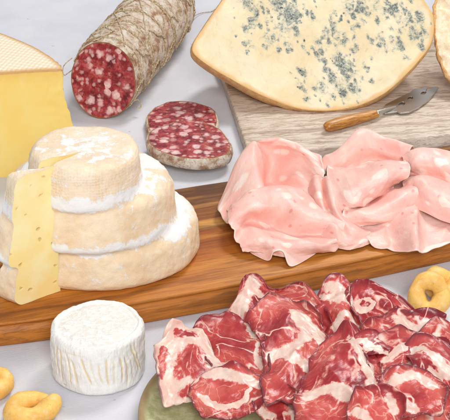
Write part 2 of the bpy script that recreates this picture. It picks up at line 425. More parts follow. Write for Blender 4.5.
# wooden serving board
ZB = 2.2
front = [xy(*p, 0) for p in [(-14,343),(-6,347.5),(6,347.3),(60,340),(147,324.5),(234,308.5),(340,287),(450,263),(560,237)]]
back = [xy(*p, ZB) for p in [(560,128),(450,145),(340,162.5),(236,179.5),(187,187),(100,201.5),(0,218),(-24,221)]]
side = [xy(-31,232,ZB), xy(-24,290,1)]
pl = smoothpoly(front+back+side, 420)
BO = Vector((*pl.mean(0), 0))
bang = math.atan2(*(xy(450,263,0)-xy(0,347,0))[::-1])
V, F, reg = solid(pl, [(-.12,ZB),(-.05,ZB-.04),(-.01,ZB-.12),(-.03,ZB-.22),(-.26,ZB-.34),(-.36,ZB-.50),(-.28,ZB-.68),(-.05,ZB-.82),(0,ZB-1.0),(0,.5),(-.06,.2),(-.25,0)], flat=True)
o = mesh_obj('serving_board', V, F, mat_wood())
o['_rz'] = bang
tag(o, 'long brown striped wooden serving board with rounded front edge under the stepped cheese and mortadella', 'serving board')

# stone board
ZM = 1.25
st = [xy(223,76,ZM), xy(248,152,ZM), xy(250.5,154.5,ZM), xy(254,154.4,ZM), xy(450,134.5,ZM), xy(540,125,ZM)]
st += [st[-1]+np.array([4, 26]), st[0]+np.array([-1, 6])]
def dense(pts, step=.4, rc=0):
    out = []
    for i, a in enumerate(pts):
        b = pts[(i+1) % len(pts)]; m = max(1, int(np.linalg.norm(b-a)/step))
        for k in range(m): out.append(a+(b-a)*k/m)
    return np.array(out)
V, F, reg = solid(dense(st), [(-.2,ZM),(-.06,ZM-.05),(0,ZM-.2),(0,.15),(-.1,0)], flat=True)
o = mesh_obj('stone_board', V, F, mat_stone())
tag(o, 'pale streaked travertine board beneath the blue cheese and the small knife', 'stone board')

# ------------------------------------------------------------------ yellow cheese wedge, back left
ZW = 10.3
tp = [xy(62.5,69,ZW), xy(58,63,ZW), xy(46,54,ZW), xy(30,45,ZW), xy(12,37.5,ZW), xy(0,33,ZW), xy(-25,27,ZW), xy(-60,24,ZW), xy(-95,35,ZW), xy(-110,60,ZW)]
curve_back = smoothpoly(tp, 120, closed=False)
fl = [xy(-60,78,ZW), xy(-30,75.5,ZW), xy(0,72.8,ZW), xy(30,70.6,ZW), xy(62.5,69,ZW)]
curve_front = smoothpoly(fl, 90, closed=False)
poly = np.r_[curve_back, [curve_back[-1]*.7+curve_front[0]*.3, curve_back[-1]*.3+curve_front[0]*.7], curve_front[:-1]]
corner = xy(62.5,69,ZW)
zs = np.r_[np.linspace(ZW, 0, 50)]
V = []; nP = len(poly); cen = poly.mean(0)
lv = []
for k in range(1, 15): lv.append((k/15, ZW+.10*(1-(k/15)**3)))
for z in zs: lv.append((1, z))
for f, z in lv:
    prof = np.interp(z, [0,1.5,5,7.2,8.6,9.6,10.3], [1.3,1.05,.62,.10,-.12,-.05,0])
    for i, p in enumerate(poly):
        q = cen+(p-cen)*f; w = math.exp(-((q-corner)**2).sum()/9)
        v = Vector((q[0]+prof*w, q[1], z))
        if f == 1: 
            d = .05*fbm(v, 1.3, 2)*(.5+w)+.10*w*nz(v, 2.2, 9)
            fr = i > nP-90
            v += Vector((d+.06*w, (-.5 if fr else .8)*d*(1.2 if fr else 1), 0))
            if z > ZW-.35: v.z -= 0; v += Vector((0, .08*(.35-(ZW-z))*(-1), 0))*0
        V.append(v)
V.append(Vector((*cen, ZW+.12))); c0 = len(V)-1
F = [(c0, (i+1) % nP, i) for i in range(nP)]
for l in range(len(lv)-1):
    for i in range(nP):
        j = (i+1) % nP; F.append((l*nP+i, l*nP+j, (l+1)*nP+j, (l+1)*nP+i))
def wkey(c, n, q):
    if max(q) >= c0 or max(q) < 16*nP: return 'rind'
    i = min(x % nP for x in q)
    if abs(q[0] % nP - q[1] % nP) > 5: return 'paste'
    return 'paste' if nP-88 < i < nP-1 else 'rind'
root = empty('cheese_wedge'); tag(root, 'tall yellow cheese wedge with basket-marked pale rind on top, cut off by the left edge', 'cheese')
sp = split(V, F, wkey)
nv, nf, src = sp['rind']
edge = []
for v in nv:
    dmin = min(np.hypot(curve_front[:,0]-v[0], curve_front[:,1]-v[1]).min(), np.hypot(curve_back[:,0]-v[0], curve_back[:,1]-v[1]).min())
    edge.append(min(1, dmin/.7))
mesh_obj('rind', nv, nf, mat_basket_rind(), root, attrs={'edge': edge})
mesh_obj('paste', *sp['paste'][:2], paste('yellow_paste', lin(254,217,120), lin(254,222,132)), root)

# ------------------------------------------------------------------ stepped cheese: three tiers, a wedge cut and drawn out
def tier(cx, cy, r, z0, z1, rr, seed, ex=1, hb=.5, sl=.3):
    prof = [(0,z0)]
    for k in range(7): a = -math.pi/2+k/6*math.pi/2; prof.append((r-hb+hb*math.cos(a), z0+rr*.5+rr*.5*math.sin(a)))
    for k in range(1, 8): prof.append((r-sl*k/8, z0+rr*.5+(z1-rr-z0-rr*.5)*k/8))
    for k in range(9): a = k/8*math.pi/2; prof.append((r-sl-rr+rr*math.cos(a), z1-rr+rr*math.sin(a)))
    prof.append((0, z1)); nS = 96; V = []; F = []
    for (pr, z) in prof[1:-1]:
        for i in range(nS):
            th = 2*math.pi*i/nS; q = pr*(1+.02*noise.noise((math.cos(th)*1.5+seed, math.sin(th)*1.5, seed)))
            V.append(Vector((cx+q*math.cos(th)*ex, cy+q*math.sin(th), z)))
    m = len(prof)-2; V.append(Vector((cx,cy,z0))); V.append(Vector((cx,cy,z1)))
    for l in range(m-1):
        for i in range(nS):
            j = (i+1) % nS; F.append((l*nS+i, l*nS+j, (l+1)*nS+j, (l+1)*nS+i))
    for i in range(nS):
        j = (i+1) % nS; F.append((m*nS, j, i)); F.append((m*nS+1, (m-1)*nS+i, (m-1)*nS+j))
    return V, F
z1, z2, z3 = ZB+3.9, ZB+7.9, ZB+10.9
cb = xy(106,246,ZB+.3); cm = xy(93,215,z1); ct = xy(83,181,z2)
cb = cb-np.array([.45,0]); cm = cm-np.array([.1,0]); ct = ct+np.array([.2,.05])
tiers = join([tier(*cb, 7.2, ZB+.02, z1, 1.7, 1, 1.13, .5, .1), tier(*cm, 6.1, z1-.8, z2, 1.6, 5, 1.10, 2.4, .2), tier(*ct, 4.4, z2-.8, z3, .7, 9, 1, 1.5, .15)])
tmp = mesh_obj('tmp_tiers', tiers[0], tiers[1], T)
md = tmp.modifiers.new('r', 'REMESH'); md.mode = 'VOXEL'; md.voxel_size = .14
md = tmp.modifiers.new('s', 'SMOOTH'); md.iterations = 30; md.factor = .5
def baked(ob):
    dg = bpy.context.evaluated_depsgraph_get(); dg.update()
    return bpy.data.meshes.new_from_object(ob.evaluated_get(dg))
me = baked(tmp); 
bm = bmesh.new(); bm.from_mesh(me); bm.normal_update()
for v in bm.verts:
    p = v.co; n = v.normal
    d = .10*fbm(p, .5, 2)+.045*fbm(p, 1.9, 8)
    if p.z < ZB+.5: d *= .4
    v.co = p + n*d
    if v.co.z < ZB+.01: v.co.z = ZB+.01
bm.to_mesh(me); bm.free()
tmp.modifiers.clear(); tmp.data = me
apex = xy(82,151.5,z3); pa = xy(27,163,z3)-apex; pb = xy(43,168.3,z3)-apex
pa /= np.linalg.norm(pa); pb /= np.linalg.norm(pb)
A = apex; Bp = apex+pa*40; Cp = apex+pb*40
cut = mesh_obj('tmp_cut', [(*A,-5),(*Bp,-5),(*Cp,-5),(*A,30),(*Bp,30),(*Cp,30)], [(0,2,1),(3,4,5),(0,1,4,3),(1,2,5,4),(2,0,3,5)], T, smooth=False)
bmx = bmesh.new(); bmx.from_mesh(cut.data); bmesh.ops.recalc_face_normals(bmx, faces=bmx.faces); bmx.to_mesh(cut.data); bmx.free()
RS = mat_stepped_rind(); PS = paste('stepped_paste', lin(255,226,152), lin(255,239,184), lin(228,178,92))
def steprind_attrs(V):
    mo = []; we = []
    for v in V:
        z = v[2]
        def r_(c): return math.hypot(v[0]-c[0], v[1]-c[1])
        m = .15
        # the two ledges are thick with mould, the top is dusted
        zz = z + .45*nz(v, .5, 4)+.15*nz(v,1.7,6)
        m = max(m, .95*math.exp(-((zz-(z1-.05))/.7)**2)*(1 if r_(cm) > 5.0 else 0))
        m = max(m, .98*math.exp(-((zz-(z2+.25))/.62)**2)*(1 if r_(ct) > 3.9 else 0))
        if z > z3-.35: m = max(m, .52*max(0, 1-r_(ct)/4.2)+.16)
        m += .5*max(0, nz(v, .8, 15))
        w = 0
        if z > z2+.5: w = .7*(.6+.6*nz(v,.9,3)) if z < z3-.25 else .3
        elif abs(z-(z1+2.2)) < .0: w = .3
        mo.append(m); we.append(w)
    return {'mould': mo, 'weave': we}
def make_stepped(op, name, label, shift, flare=0):
    md = tmp.modifiers.new('b', 'BOOLEAN'); md.operation = op; md.object = cut; md.solver = 'EXACT'
    m2 = baked(tmp); tmp.modifiers.clear()
    V = [v.co.copy() for v in m2.vertices]; F = [tuple(p.vertices) for p in m2.polygons]
    na = np.array([-pa[1], pa[0]]); nb = np.array([-pb[1], pb[0]])
    def key(c, n, q):
        for nn, pp in ((na, pa), (nb, pb)):
            if all(abs(float(np.dot(np.array(V[i][:2])-apex, nn))) < .012 for i in q) and abs(n.z) < .3: return 'paste'
        return 'rind'
    root = empty(name); tag(root, label, 'cheese')
    s = split(V, F, key)
    for k in ('rind', 'paste'):
        nv, nf, _ = s[k]; at_ = steprind_attrs(nv) if k == 'rind' else None
        if flare:
            q_ = []
            for v in nv:
                kz = 1+flare*min(1, max(0, (z3-v[2])/7)); c8, s8 = math.cos(R(-9)), math.sin(R(-9))
                x_ = (v[0]-apex[0])*kz; y_ = (v[1]-apex[1])*kz
                q_.append(Vector((apex[0]+x_*c8-y_*s8, apex[1]+x_*s8+y_*c8, v[2])))
            nv = q_
        nv = [Vector(v)+shift for v in nv]
        if k == 'rind':
            o = mesh_obj('rind', nv, nf, RS, root, attrs=at_)
        else: o = mesh_obj('paste', nv, nf, PS, root, smooth=False)
    return root
sh = at(54,166,z3) - at(82,151.5,z3)
make_stepped('DIFFERENCE', 'stepped_cheese', 'three-tier stepped cheese with white mould on its ledges and a wedge cut out', Vector((0,0,0)))
r2 = make_stepped('INTERSECT', 'cheese_piece', 'stepped narrow piece cut from the three-tier cheese, pulled out at its left', sh, .2)
bpy.data.objects.remove(tmp); bpy.data.objects.remove(cut)

# ------------------------------------------------------------------ small white bloomy cheese
c = xy(99,372,0); Rr = 3.5; H = 4.3; nS = 420
prof = []
for k in range(10): a = -math.pi/2+k/9*math.pi/2; prof.append((Rr-.55+.5*math.cos(a), .5+.5*math.sin(a)))
for k in range(1, 50): prof.append((Rr-.05+.05*math.sin(k/50*3.1), .5+(H-.95)*k/50))
for k in range(14): a = k/13*math.pi/2; prof.append((Rr-.5+.45*math.cos(a), H-.45+.45*math.sin(a)))
for k in range(1, 46): prof.append(((Rr-.5)*(1-k/46), H-.10*math.exp(-((1-k/46)*Rr-3.1)**2*6)+.04*k/46))
rnd = random.Random(4)
grv = []
th = -2.9
while th < 0.05:
    if not (-1.95 < th < -1.75): grv.append((th, .9+.5*rnd.random(), 3.0+.9*rnd.random(), .055+.03*rnd.random(), .5+.5*rnd.random()))
    th += .10+.14*rnd.random()
V = []; gr = []; tpa = []
for (r, z) in prof:
    for i in range(nS):
        th = 2*math.pi*i/nS; 
        if th > math.pi: th -= 2*math.pi
        p = Vector((r*math.cos(th), r*math.sin(th), z)); g0 = 0
        side_ = 1 if (r > Rr-.3 and z < H-.3) else 0
        if side_:
            for (t0, za, zb, wd, dp) in grv:
                d = th+.05*math.sin(z*1.2+t0*5)+.10*(z-2)*.5-t0
                if abs(d) < .3:
                    fz = max(0, min(1, (z-za+.4)/.5))*max(0, min(1, (zb-z+.1)/.4))
                    g0 = max(g0, dp*math.exp(-(d/wd*2.6)**2)*fz)
        dz = .10*fbm(p, .5, 3)+.04*fbm(p, 1.8, 5)+(.05*nz(p, 1.2, 33) if z > H-.2 else 0)
        rr = 1 + (dz-.10*g0)/max(r, .8)*(1 if r > 1 else r)
        tilt = -.05*math.sin(1.0)*0 + .045*p.x*(z/H) + .03*p.y*(z/H)
        rim = .10*math.exp(-((r-(Rr-.62))/.12)**2) if z > H-.35 else 0
        V.append(Vector((c[0]+p.x*rr, c[1]+p.y*rr, max(0, z+tilt+(dz*.8 if z > .6 else 0)-rim))))
        ledge = math.exp(-((z-(H-.75+.12*math.sin(th*2.3)))/.07)**2)*.45*max(0, math.sin(th*3+1.5)+.5) if side_ else 0
        gr.append(max(g0, ledge)); tpa.append(1 if (r < Rr-.7 and z > 2) else 0)
m = len(prof); F = []
for l in range(m-1):
    for i in range(nS):
        j = (i+1) % nS; F.append((l*nS+i, l*nS+j, (l+1)*nS+j, (l+1)*nS+i))
V.append(Vector((c[0], c[1], 0))); V.append(sum((V[(m-1)*nS+i] for i in range(nS)), Vector())/nS); gr += [0,0]; tpa += [0,1]
for i in range(nS):
    j = (i+1) % nS; F.append((m*nS, j, i)); F.append((m*nS+1, (m-1)*nS+i, (m-1)*nS+j))
o = mesh_obj('soft_cheese', V, F, mat_bloomy(), attrs={'groove': gr, 'top': tpa})
tag(o, 'small round white soft cheese with fine vertical grooves, in front of the wooden board', 'cheese')

# ------------------------------------------------------------------ salami with a cut face, netted
MS = mat_salami(); MC = mat_casing(); MT = mat_string()
fc = at(103,80,3.75); az = R(16); ax = Vector((math.sin(az), math.cos(az), 0)); sx = Vector((math.cos(az), -math.sin(az), 0))
def srad(d): return np.interp(d, [0,1,6,14,19,22,24.5,26], [1,1.03,1.06,1.06,1.0,.8,.45,.12])
def spoint(d, th, off=0):
    q = srad(d); zc = 3.72
    x = 3.32*q*math.cos(th); z = 3.66*q*math.sin(th)
    p0 = Vector((math.cos(th*1.0)*2, math.sin(th)*2, d*.9))
    rough = .10*fbm(p0, .55, 4)+.05*fbm(p0, 1.7, 6)
    pinch = -.10*abs(math.sin(d*1.35+.7*math.sin(th)))**8
    k = 1+(rough+(pinch if d > .6 else 0)+off)/3.4
    tilt = math.tan(R(14))*z*math.exp(-d/5)
    v = fc + ax*(d+tilt*1.0) + sx*x*k
    v.z = max(.02+off*.2, zc+z*k - (1-q)*1.5)
    return v
nd_, nt = 150, 140; V = []; F = []
for a in range(nd_):
    d = 26*(a/(nd_-1))
    for b in range(nt): V.append(spoint(d, 2*math.pi*b/nt))
for a in range(nd_-1):
    for b in range(nt):
        b2 = (b+1) % nt; F.append((a*nt+b, a*nt+b2, (a+1)*nt+b2, (a+1)*nt+b))
V.append(fc+ax*26.2+Vector((0,0,-1.2))); F += [(len(V)-1, (nd_-1)*nt+(b+1)%nt, (nd_-1)*nt+b) for b in range(nt)]
root = empty('salami'); tag(root, 'whole netted salami with grey mouldy casing and a red cut end facing front', 'salami')
mesh_obj('casing', V, F, MC, root)
ring0 = [spoint(0, 2*math.pi*b/nt) for b in range(nt)]; cc = sum(ring0, Vector())/nt
V = [cc-ax*.12]; rim = [3.4]; F = []
for k in range(1, 31):
    for p in ring0: 
        f = k/30*.995; V.append(cc+(p-cc)*f-ax*(.12*(1-f*f)+.02*nz(p*f, 1.5, 3))); rim.append(3.4*(1-k/30))
F = [(0, 1+b, 1+(b+1)%nt) for b in range(nt)]
for k in range(29):
    for b in range(nt):
        b2 = (b+1) % nt; F.append((1+k*nt+b, 1+(k+1)*nt+b, 1+(k+1)*nt+b2, 1+k*nt+b2))
mesh_obj('cut_face', V, F, MS, root, attrs={'rim': rim})
st = []
rnd = random.Random(2)
for i, d0 in enumerate([1.2,4.2,5.0,8.9,11.9,12.6,16.5,20.0,22.2]):
    sl = .5*math.sin(i*2.1); pts = []
    for k in range(97):
        th = 2*math.pi*k/96; pts.append(spoint(d0+sl*math.cos(th+i)+.22*math.sin(th*3+i*2)+.12*nz((th,i,0), 1.5), th, .05))
    for tw in range(2): 
        q = [p+Vector((.05*math.cos(k*1.1+tw*math.pi), .05*math.sin(k*1.1+tw*math.pi), .05*math.sin(k*1.1+tw*math.pi))) for k, p in enumerate(pts)]
        st.append(tube(q, .055, 6))
for j, t0 in enumerate([.55, 1.75, 2.9, -.3]):
    for tw in range(2):
        pts = []
        for k in range(220):
            d = .3+k/219*22; pts.append(spoint(d, t0+.20*math.sin(d*1.25+j*2)+.05*math.sin(d*4)+.02*math.cos(k*1.2+tw*3.14), .06+.04*math.sin(k*1.2+tw*3.14)))
        st.append(tube(pts, .055, 6))
for j in range(3):
    pts = [spoint(.6+k/99*16, .1+j*.9+k/99*2.2, .06) for k in range(100)]; st.append(tube(pts, .05, 6))
mesh_obj('twine', *join(st), MT, root)
# loose ends of the twine
pts = smoothpoly([at(72,58,4.6), at(66,63,4.4), at(63,68,4.0), at(64,75,3.6), at(68,73,3.6), at(72,70,3.8)], 40, False)
e1 = tube([Vector(p) for p in pts], .05, 6)
q0 = spoint(22, -.3, 0)
pts = smoothpoly([at(186,22,1.2), at(196,15,.4), at(203,12.5,.15), at(211,11.5,.1), at(218,8,.1), at(240,2,.1)], 50, False)
e2 = tube([Vector(p) for p in pts], .045, 6)
pts = smoothpoly([at(134,101,2.0), at(138,100,1.8), at(141,104,1.2), at(140,108,.9), at(137,107,.9)], 30, False)
e3 = tube([Vector(p) for p in pts], .06, 6)
for e_ in (e1, e2, e3): mesh_obj('twine_end', *e_, MT, root)

def salami_slice(px_pts, z, th, seed, label, tilt=(0,0)):
    pts = smoothpoly([xy(*p, z) for p in px_pts], 150)
    c = pts.mean(0)
    V, F, reg = solid(pts, [(-.12,z),(-.02,z-.04),(.05,z-.2),(.12,z-th*.5),(.02,z-th+.03),(-.1,z-th)], inner=34, disp=.05, dscale=1.4, seed=seed)
    V = [Vector((v[0], v[1], v[2]+tilt[0]*(v[0]-c[0])+tilt[1]*(v[1]-c[1])+.06*nz(v, .6, seed))) for v in V]
    mn = min(v.z for v in V)
    if z-th < .05: V = [Vector((v.x, v.y, max(v.z, .01))) for v in V]
    root = empty('salami_slice'); tag(root, label, 'salami slice', 'salami slices on the table')
    n = 150; ncap = 1+34*n
    s = split(V, F, lambda c_, n_, q: 'meat' if max(q) < ncap else 'casing')
    nv, nf, src = s['meat']
    cen = Vector((*c, z)); rim = []
    for i in src:
        r, f = reg[i]; rim.append((1-f)*3 if r == 'cap' else 0)
    mesh_obj('meat', nv, nf, MS, root, attrs={'rim': rim})
    mesh_obj('casing', s['casing'][0], s['casing'][1], MC, root)
salami_slice([(147,125),(148,114),(160,105),(178,101),(200,104),(214,110),(218,122),(212,133),(195,138),(170,138),(152,134)], .95, .9, 3,
             'rear thinner salami slice, partly covered by the thick slice', (0,.02))
salami_slice([(147,140),(150,131),(165,125),(186,120.5),(205,123),(221,130),(230,141),(231,150),(222,156),(200,158.5),(175,156),(155,149)], 2.0, 1.05, 11,
             'thick oval salami slice lying in front and on top of the other slice', (0.0,.02))

# ------------------------------------------------------------------ blue cheese
elev = R(38)
N = Vector((.05, -math.cos(elev), math.sin(elev))).normalized(); U = Vector((1,0,.0)); U = (U-N*U.dot(N)).normalized(); W = N.cross(U)
org = at(322,111,ZM+.25)
def onface(px, py):
    d = ray(px, py); k = (org-CAM).dot(N)/d.dot(N); p = CAM+d*k-org; return np.array([p.dot(U), p.dot(W)])
outl = [(192,47),(196,38),(208,20),(222,0),(235,-22),(255,-38),(300,-50),(350,-48),(395,-30),(418,-8),(426,3),(433,14),(434,32),(430,46),(418,62),(404,77),(388,91),(371,101),(350,108),(325,111),(300,109),(280,103),(258,94),(236,82),(215,70),(200,60),(193,53)]
poly = smoothpoly([onface(*p) for p in outl], 360)
V, F, reg = solid(poly, [(-.12,0),(-.03,-.05),(.02,-.2),(.10,-.5),(.14,-.9),(.08,-1.8),(-.2,-3.0),(-.7,-4.5),(-1.4,-6),(-2.4,-7),(-4,-7.6)], frame=(org, U, W, N), inner=150)
nP = 360; ncap = 1+150*nP
nv2 = []
for v in V: 
    d = .16*fbm(v, .35, 4)+.05*fbm(v, 1.2, 9); v = v+N*d
    if v.z < ZM+.02: v.z = ZM+.02
    nv2.append(v)
s = split(nv2, F, lambda c_, n_, q: 'paste' if max(q) < ncap+nP else 'rind')
blobs = [(247,3,9),(252,22,6),(262,6,8),(280,5,12),(290,14,12),(283,28,10),(268,40,8),(248,42,6),(296,30,5),(287,47,4),(318,42,5),(312,15,4),(332,22,6),(350,8,7),(362,6,7),
         (375,5,8),(385,14,7),(390,8,7),(402,22,7),(404,10,6),(414,30,7),(420,18,6),(400,45,6),(421,46,5),(424,30,5),(381,40,6),(355,38,5),(352,50,4),(318,57,4),(341,64,10),(350,68,9),(346,78,8),(355,88,8),(332,76,7),
         (322,88,7),(303,72,5),(300,85,6),(306,95,5),(337,38,7),(327,30,5),(362,20,5),(343,92,6),(365,66,4)]
rnd = random.Random(12); small = []
for (bx, by, br) in blobs:
    for q in range(int(br*.9)):
        a_ = rnd.gauss(0, 1)*br*1.15; b_ = rnd.gauss(0, 1)*br*1.5
        small.append((bx+a_+.25*b_, by+b_, 1.1+rnd.random()*2.3))
for q in range(40): small.append((rnd.uniform(235, 425), rnd.uniform(-5, 60), .8+1.4*rnd.random()))
blobs = [(*q, rnd.uniform(.55, 1.05)) for q in [(a_, b_, c_*.8) for a_, b_, c_ in blobs]+small]
root = empty('blue_cheese'); tag(root, 'large blue-veined cheese half with orange rind, leaning on the stone board', 'cheese')
nv, nf, src = s['paste']; mo = []; ed = []
pc = nv2[0]
for v, i in zip(nv, src):
    x, y = proj(v); m = 0
    for (bx, by, br, am) in blobs:
        dx_ = x-bx-.25*(y-by); dy_ = (y-by)*.72
        if abs(dx_) < 3.2*br and abs(dy_) < 3.2*br: m = max(m, am*math.exp(-(dx_*dx_+dy_*dy_)/(br*1.3)**2))
    if y < -2: m = max(m, .45)
    r, f = reg[i]; e = 1-f if r == 'cap' else 0
    mo.append(.92*m); ed.append(min(1, max(0, e/.045+.5*nz(v, .9, 3))))
mesh_obj('paste', nv, nf, mat_blue(), root, attrs={'mould': mo, 'edge': ed})
mesh_obj('rind', s['rind'][0], s['rind'][1], mat_orange_rind(), root)

# ------------------------------------------------------------------ bread at the right edge
N3 = Vector((-.2,-math.cos(R(48)),math.sin(R(48)))).normalized(); U3 = (Vector((1,0,0))-N3*N3.x).normalized(); W3 = N3.cross(U3)
org3 = at(480,108,ZM+.1)
def on3(px, py):
    d = ray(px, py); k = (org3-CAM).dot(N3)/d.dot(N3); p = CAM+d*k-org3; return np.array([p.dot(U3), p.dot(W3)])
poly = smoothpoly([on3(*p) for p in [(433,20),(434,38),(437,55),(442,68),(451,81),(463,95),(480,104),(510,103),(540,85),(552,50),(548,10),(530,-20),(500,-35),(465,-32),(442,-15),(434,4)]], 240)
V, F, reg = solid(poly, [(-.30,0),(-.12,.03),(0,-.12),(.02,-.5),(0,-1.4),(-.15,-2.0),(-.5,-2.1)], frame=(org3, U3, W3, N3), inner=40, disp=.22, dscale=1.3)
V = [Vector((v.x, v.y, max(v.z, ZM+.02))) for v in V]
ncap = 1+40*240
root = empty('bread'); tag(root, 'piece of pale bread with golden crust standing at the right edge beside the blue cheese', 'bread')
s = split(V, F, lambda c_, n_, q: 'crumb' if max(q) < ncap else 'crust')
mesh_obj('crumb', s['crumb'][0], s['crumb'][1], mat_bread(), root); mesh_obj('crust', s['crust'][0], s['crust'][1], mat_crust(), root)

# ------------------------------------------------------------------ cheese knife
root = empty('cheese_knife'); tag(root, 'small cheese knife with wooden handle and holed fork-tipped blade on the stone board', 'knife')
h0 = at(324.5,127.5,ZM+.62); h1 = at(378,113.5,ZM+.55)
path = []; rad = []
for k in range(40):
    t = k/39; path.append(h0.lerp(h1, t)+Vector((0, .12*math.sin(t*3.1), 0)))
    rad.append(float(np.interp(t, [0,.012,.04,.1,.25,.5,.75,.93,.985,1], [.08,.34,.5,.58,.66,.64,.54,.46,.42,.3])))
V, F = tube(path, rad, 28); V = [Vector((v.x, v.y, ZM+.62+(v.z-ZM-.62)*.85)) for v in V]
mesh_obj('handle', V, F, mat_handle(), root)
MST = mat_steel()
pth = smoothpoly([at(376,114,ZM+.6), at(382,111.5,ZM+.58), at(389,109,ZM+.45), at(396,107,ZM+.3)], 20, False)
V, F = tube([Vector(p) for p in pth], [.34-.10*min(1,k/6)-(.08*max(0,k-8)/12) for k in range(20)], 16)
mesh_obj('bolster', V, F, MST, root)
cu = bpy.data.curves.new('blade', 'CURVE'); cu.dimensions = '2D'; cu.fill_mode = 'BOTH'; cu.extrude = .06; cu.bevel_depth = .02
b0 = at(390,108,0)
def spl(pts, smooth):
    P = [xy(*p, ZM+.3)-np.array(b0[:2]) for p in pts]
    if smooth: P = smoothpoly(P, smooth)
    sp_ = cu.splines.new('POLY'); sp_.points.add(len(P)-1)
    for q, p in zip(sp_.points, P): q.co = (p[0], p[1], 0, 1)
    sp_.use_cyclic_u = True
spl([(383,110),(386,104.5),(392,101.5),(400,97.5),(408,93.5),(411,92.5),(412,90.5),(415,88.8),(420,89),(425,87.5),(427,88.5),(425.5,90.8),(428,91.5),(431,89.5),(433.5,87.2),(438.5,87.4),(434,94),(427,101),(418,107.5),(409,112),(401,113),(397,111.5),(390,112.5),(385,113)], 0)
for (hx, hy, a_, b_) in [(401.5,104.2,4.2,1.9),(410,98.6,3.4,1.7),(423.5,93.2,3.2,1.7)]:
    spl([(hx+a_*math.cos(t)*.93+b_*math.sin(t)*.3, hy-a_*math.cos(t)*.3+b_*math.sin(t)*.93) for t in np.linspace(0, 2*math.pi, 24, endpoint=False)], 0)
co_ = bpy.data.objects.new('tmpc', cu); COL.objects.link(co_)
mb = baked(co_); V = [Vector((v.co.x+b0.x, v.co.y+b0.y, v.co.z+ZM+.25)) for v in mb.vertices]; F = [tuple(p.vertices) for p in mb.polygons]
bpy.data.objects.remove(co_)
mesh_obj('blade', V, F, MST, root, smooth=False)

# ------------------------------------------------------------------ taralli
MTA = mat_tarallo()
def tarallo(center, major, minor, rot, seed, label, squash=(1,1), knot=1.0):
    pts = []; rad = []; n = 110
    rnd = random.Random(seed)
    for k in range(n):
        t = k/(n-1); a = -.35+t*(2*math.pi+.75)
        lift = 0; rr = major*(1+.05*math.sin(2*a+seed))
        # the two ends cross over each other
        e0 = math.exp(-((t)/.09)**2); e1_ = math.exp(-((1-t)/.09)**2)*knot
        p = Vector((rr*math.cos(a)*squash[0]*(1+.35*e1_), rr*math.sin(a)*squash[1], -.22*minor*e0+.75*minor*e1_))
        pts.append(p); rad.append(minor*(1+.08*math.sin(3*a+seed*2))*(.45+.55*min(1, t/.05, (1-t)/.06)**.5 if min(t, 1-t) < .06 else 1))
    V, F = tube(pts, rad, 26)
    M = Matrix.Rotation(rot[2], 4, 'Z') @ Matrix.Rotation(rot[1], 4, 'Y') @ Matrix.Rotation(rot[0], 4, 'X')
    V = [M @ v for v in V]
    V = [v + v.normalized()*0 + Vector((nz(v, .9, seed), nz(v, .9, seed+9), nz(v, .9, seed+19)))*.13+Vector((nz(v, 3, seed), nz(v, 3, seed+9), nz(v, 3, seed+19)))*.03 for v in V]
    mz = min(v.z for v in V)
    V = [Vector((v.x+center[0], v.y+center[1], v.z-mz+.0+(center[2] if len(center) > 2 else 0))) for v in V]
    o = mesh_obj('tarallo', V, F, MTA); tag(o, label, 'tarallo', 'ring-shaped taralli')
tarallo(xy(441,285,1), 1.0, .66, (R(24),R(6),R(40)), 2, 'rear tarallo at the right edge, mostly hidden by the ring in front')
tarallo(xy(428.5,303,.8), 1.12, .70, (R(46),0,R(0)), 5, 'round golden tarallo with open hole, leaning in front of the right board edge', (.95,1), .25)
tarallo(xy(-9,384,.8), 1.0, .72, (0,0,R(200)), 8, 'tarallo cut off by the left edge, level with the white soft cheese')
tarallo(xy(30,409,.8), 1.05, .70, (R(4),0,R(10)), 1, 'twisted tarallo with a raised end at the bottom left corner', (1.15,.95))

# ------------------------------------------------------------------ green plate
pcn = xy(322,415,1.7); KP = 12.9/15.0
prof = [(0,.85),(4,.85),(8,.86),(10.5,.9),(12,1.0),(13.2,1.25),(14.2,1.55),(14.75,1.72),(14.95,1.72),(15.05,1.62),(14.95,1.45),(14,1.1),(12.5,.7),(11,.4),(10,.25),(9.8,.02),(9.2,.02),(9,.25),(0,.25)]
V = []; F = []; rm = []; nS = 200
for (r, z) in prof[1:-1]:
    for i in range(nS):
        th = 2*math.pi*i/nS; w = KP*1+.006*math.sin(3*th+1)+.004*math.sin(7*th)
        V.append(Vector((pcn[0]+r*w*math.cos(th), pcn[1]+r*w*math.sin(th), z+.03*math.sin(5*th)*(r/15)**4))); rm.append(1 if r > 14.6 and z > 1.4 else (r/15)**8*.6)
m = len(prof)-2
for l in range(m-1):
    for i in range(nS):
        j = (i+1) % nS; F.append((l*nS+i, l*nS+j, (l+1)*nS+j, (l+1)*nS+i)[::-1])
V.append(Vector((*pcn, .85))); V.append(Vector((*pcn, .25))); rm += [0,0]
for i in range(nS):
    j = (i+1) % nS; F.append((m*nS, i, j)); F.append((m*nS+1, (m-1)*nS+j, (m-1)*nS+i))
o = mesh_obj('plate', V, F, mat_plate(), attrs={'rim': rm}); tag(o, 'round speckled green stoneware plate holding the cured coppa slices', 'plate')

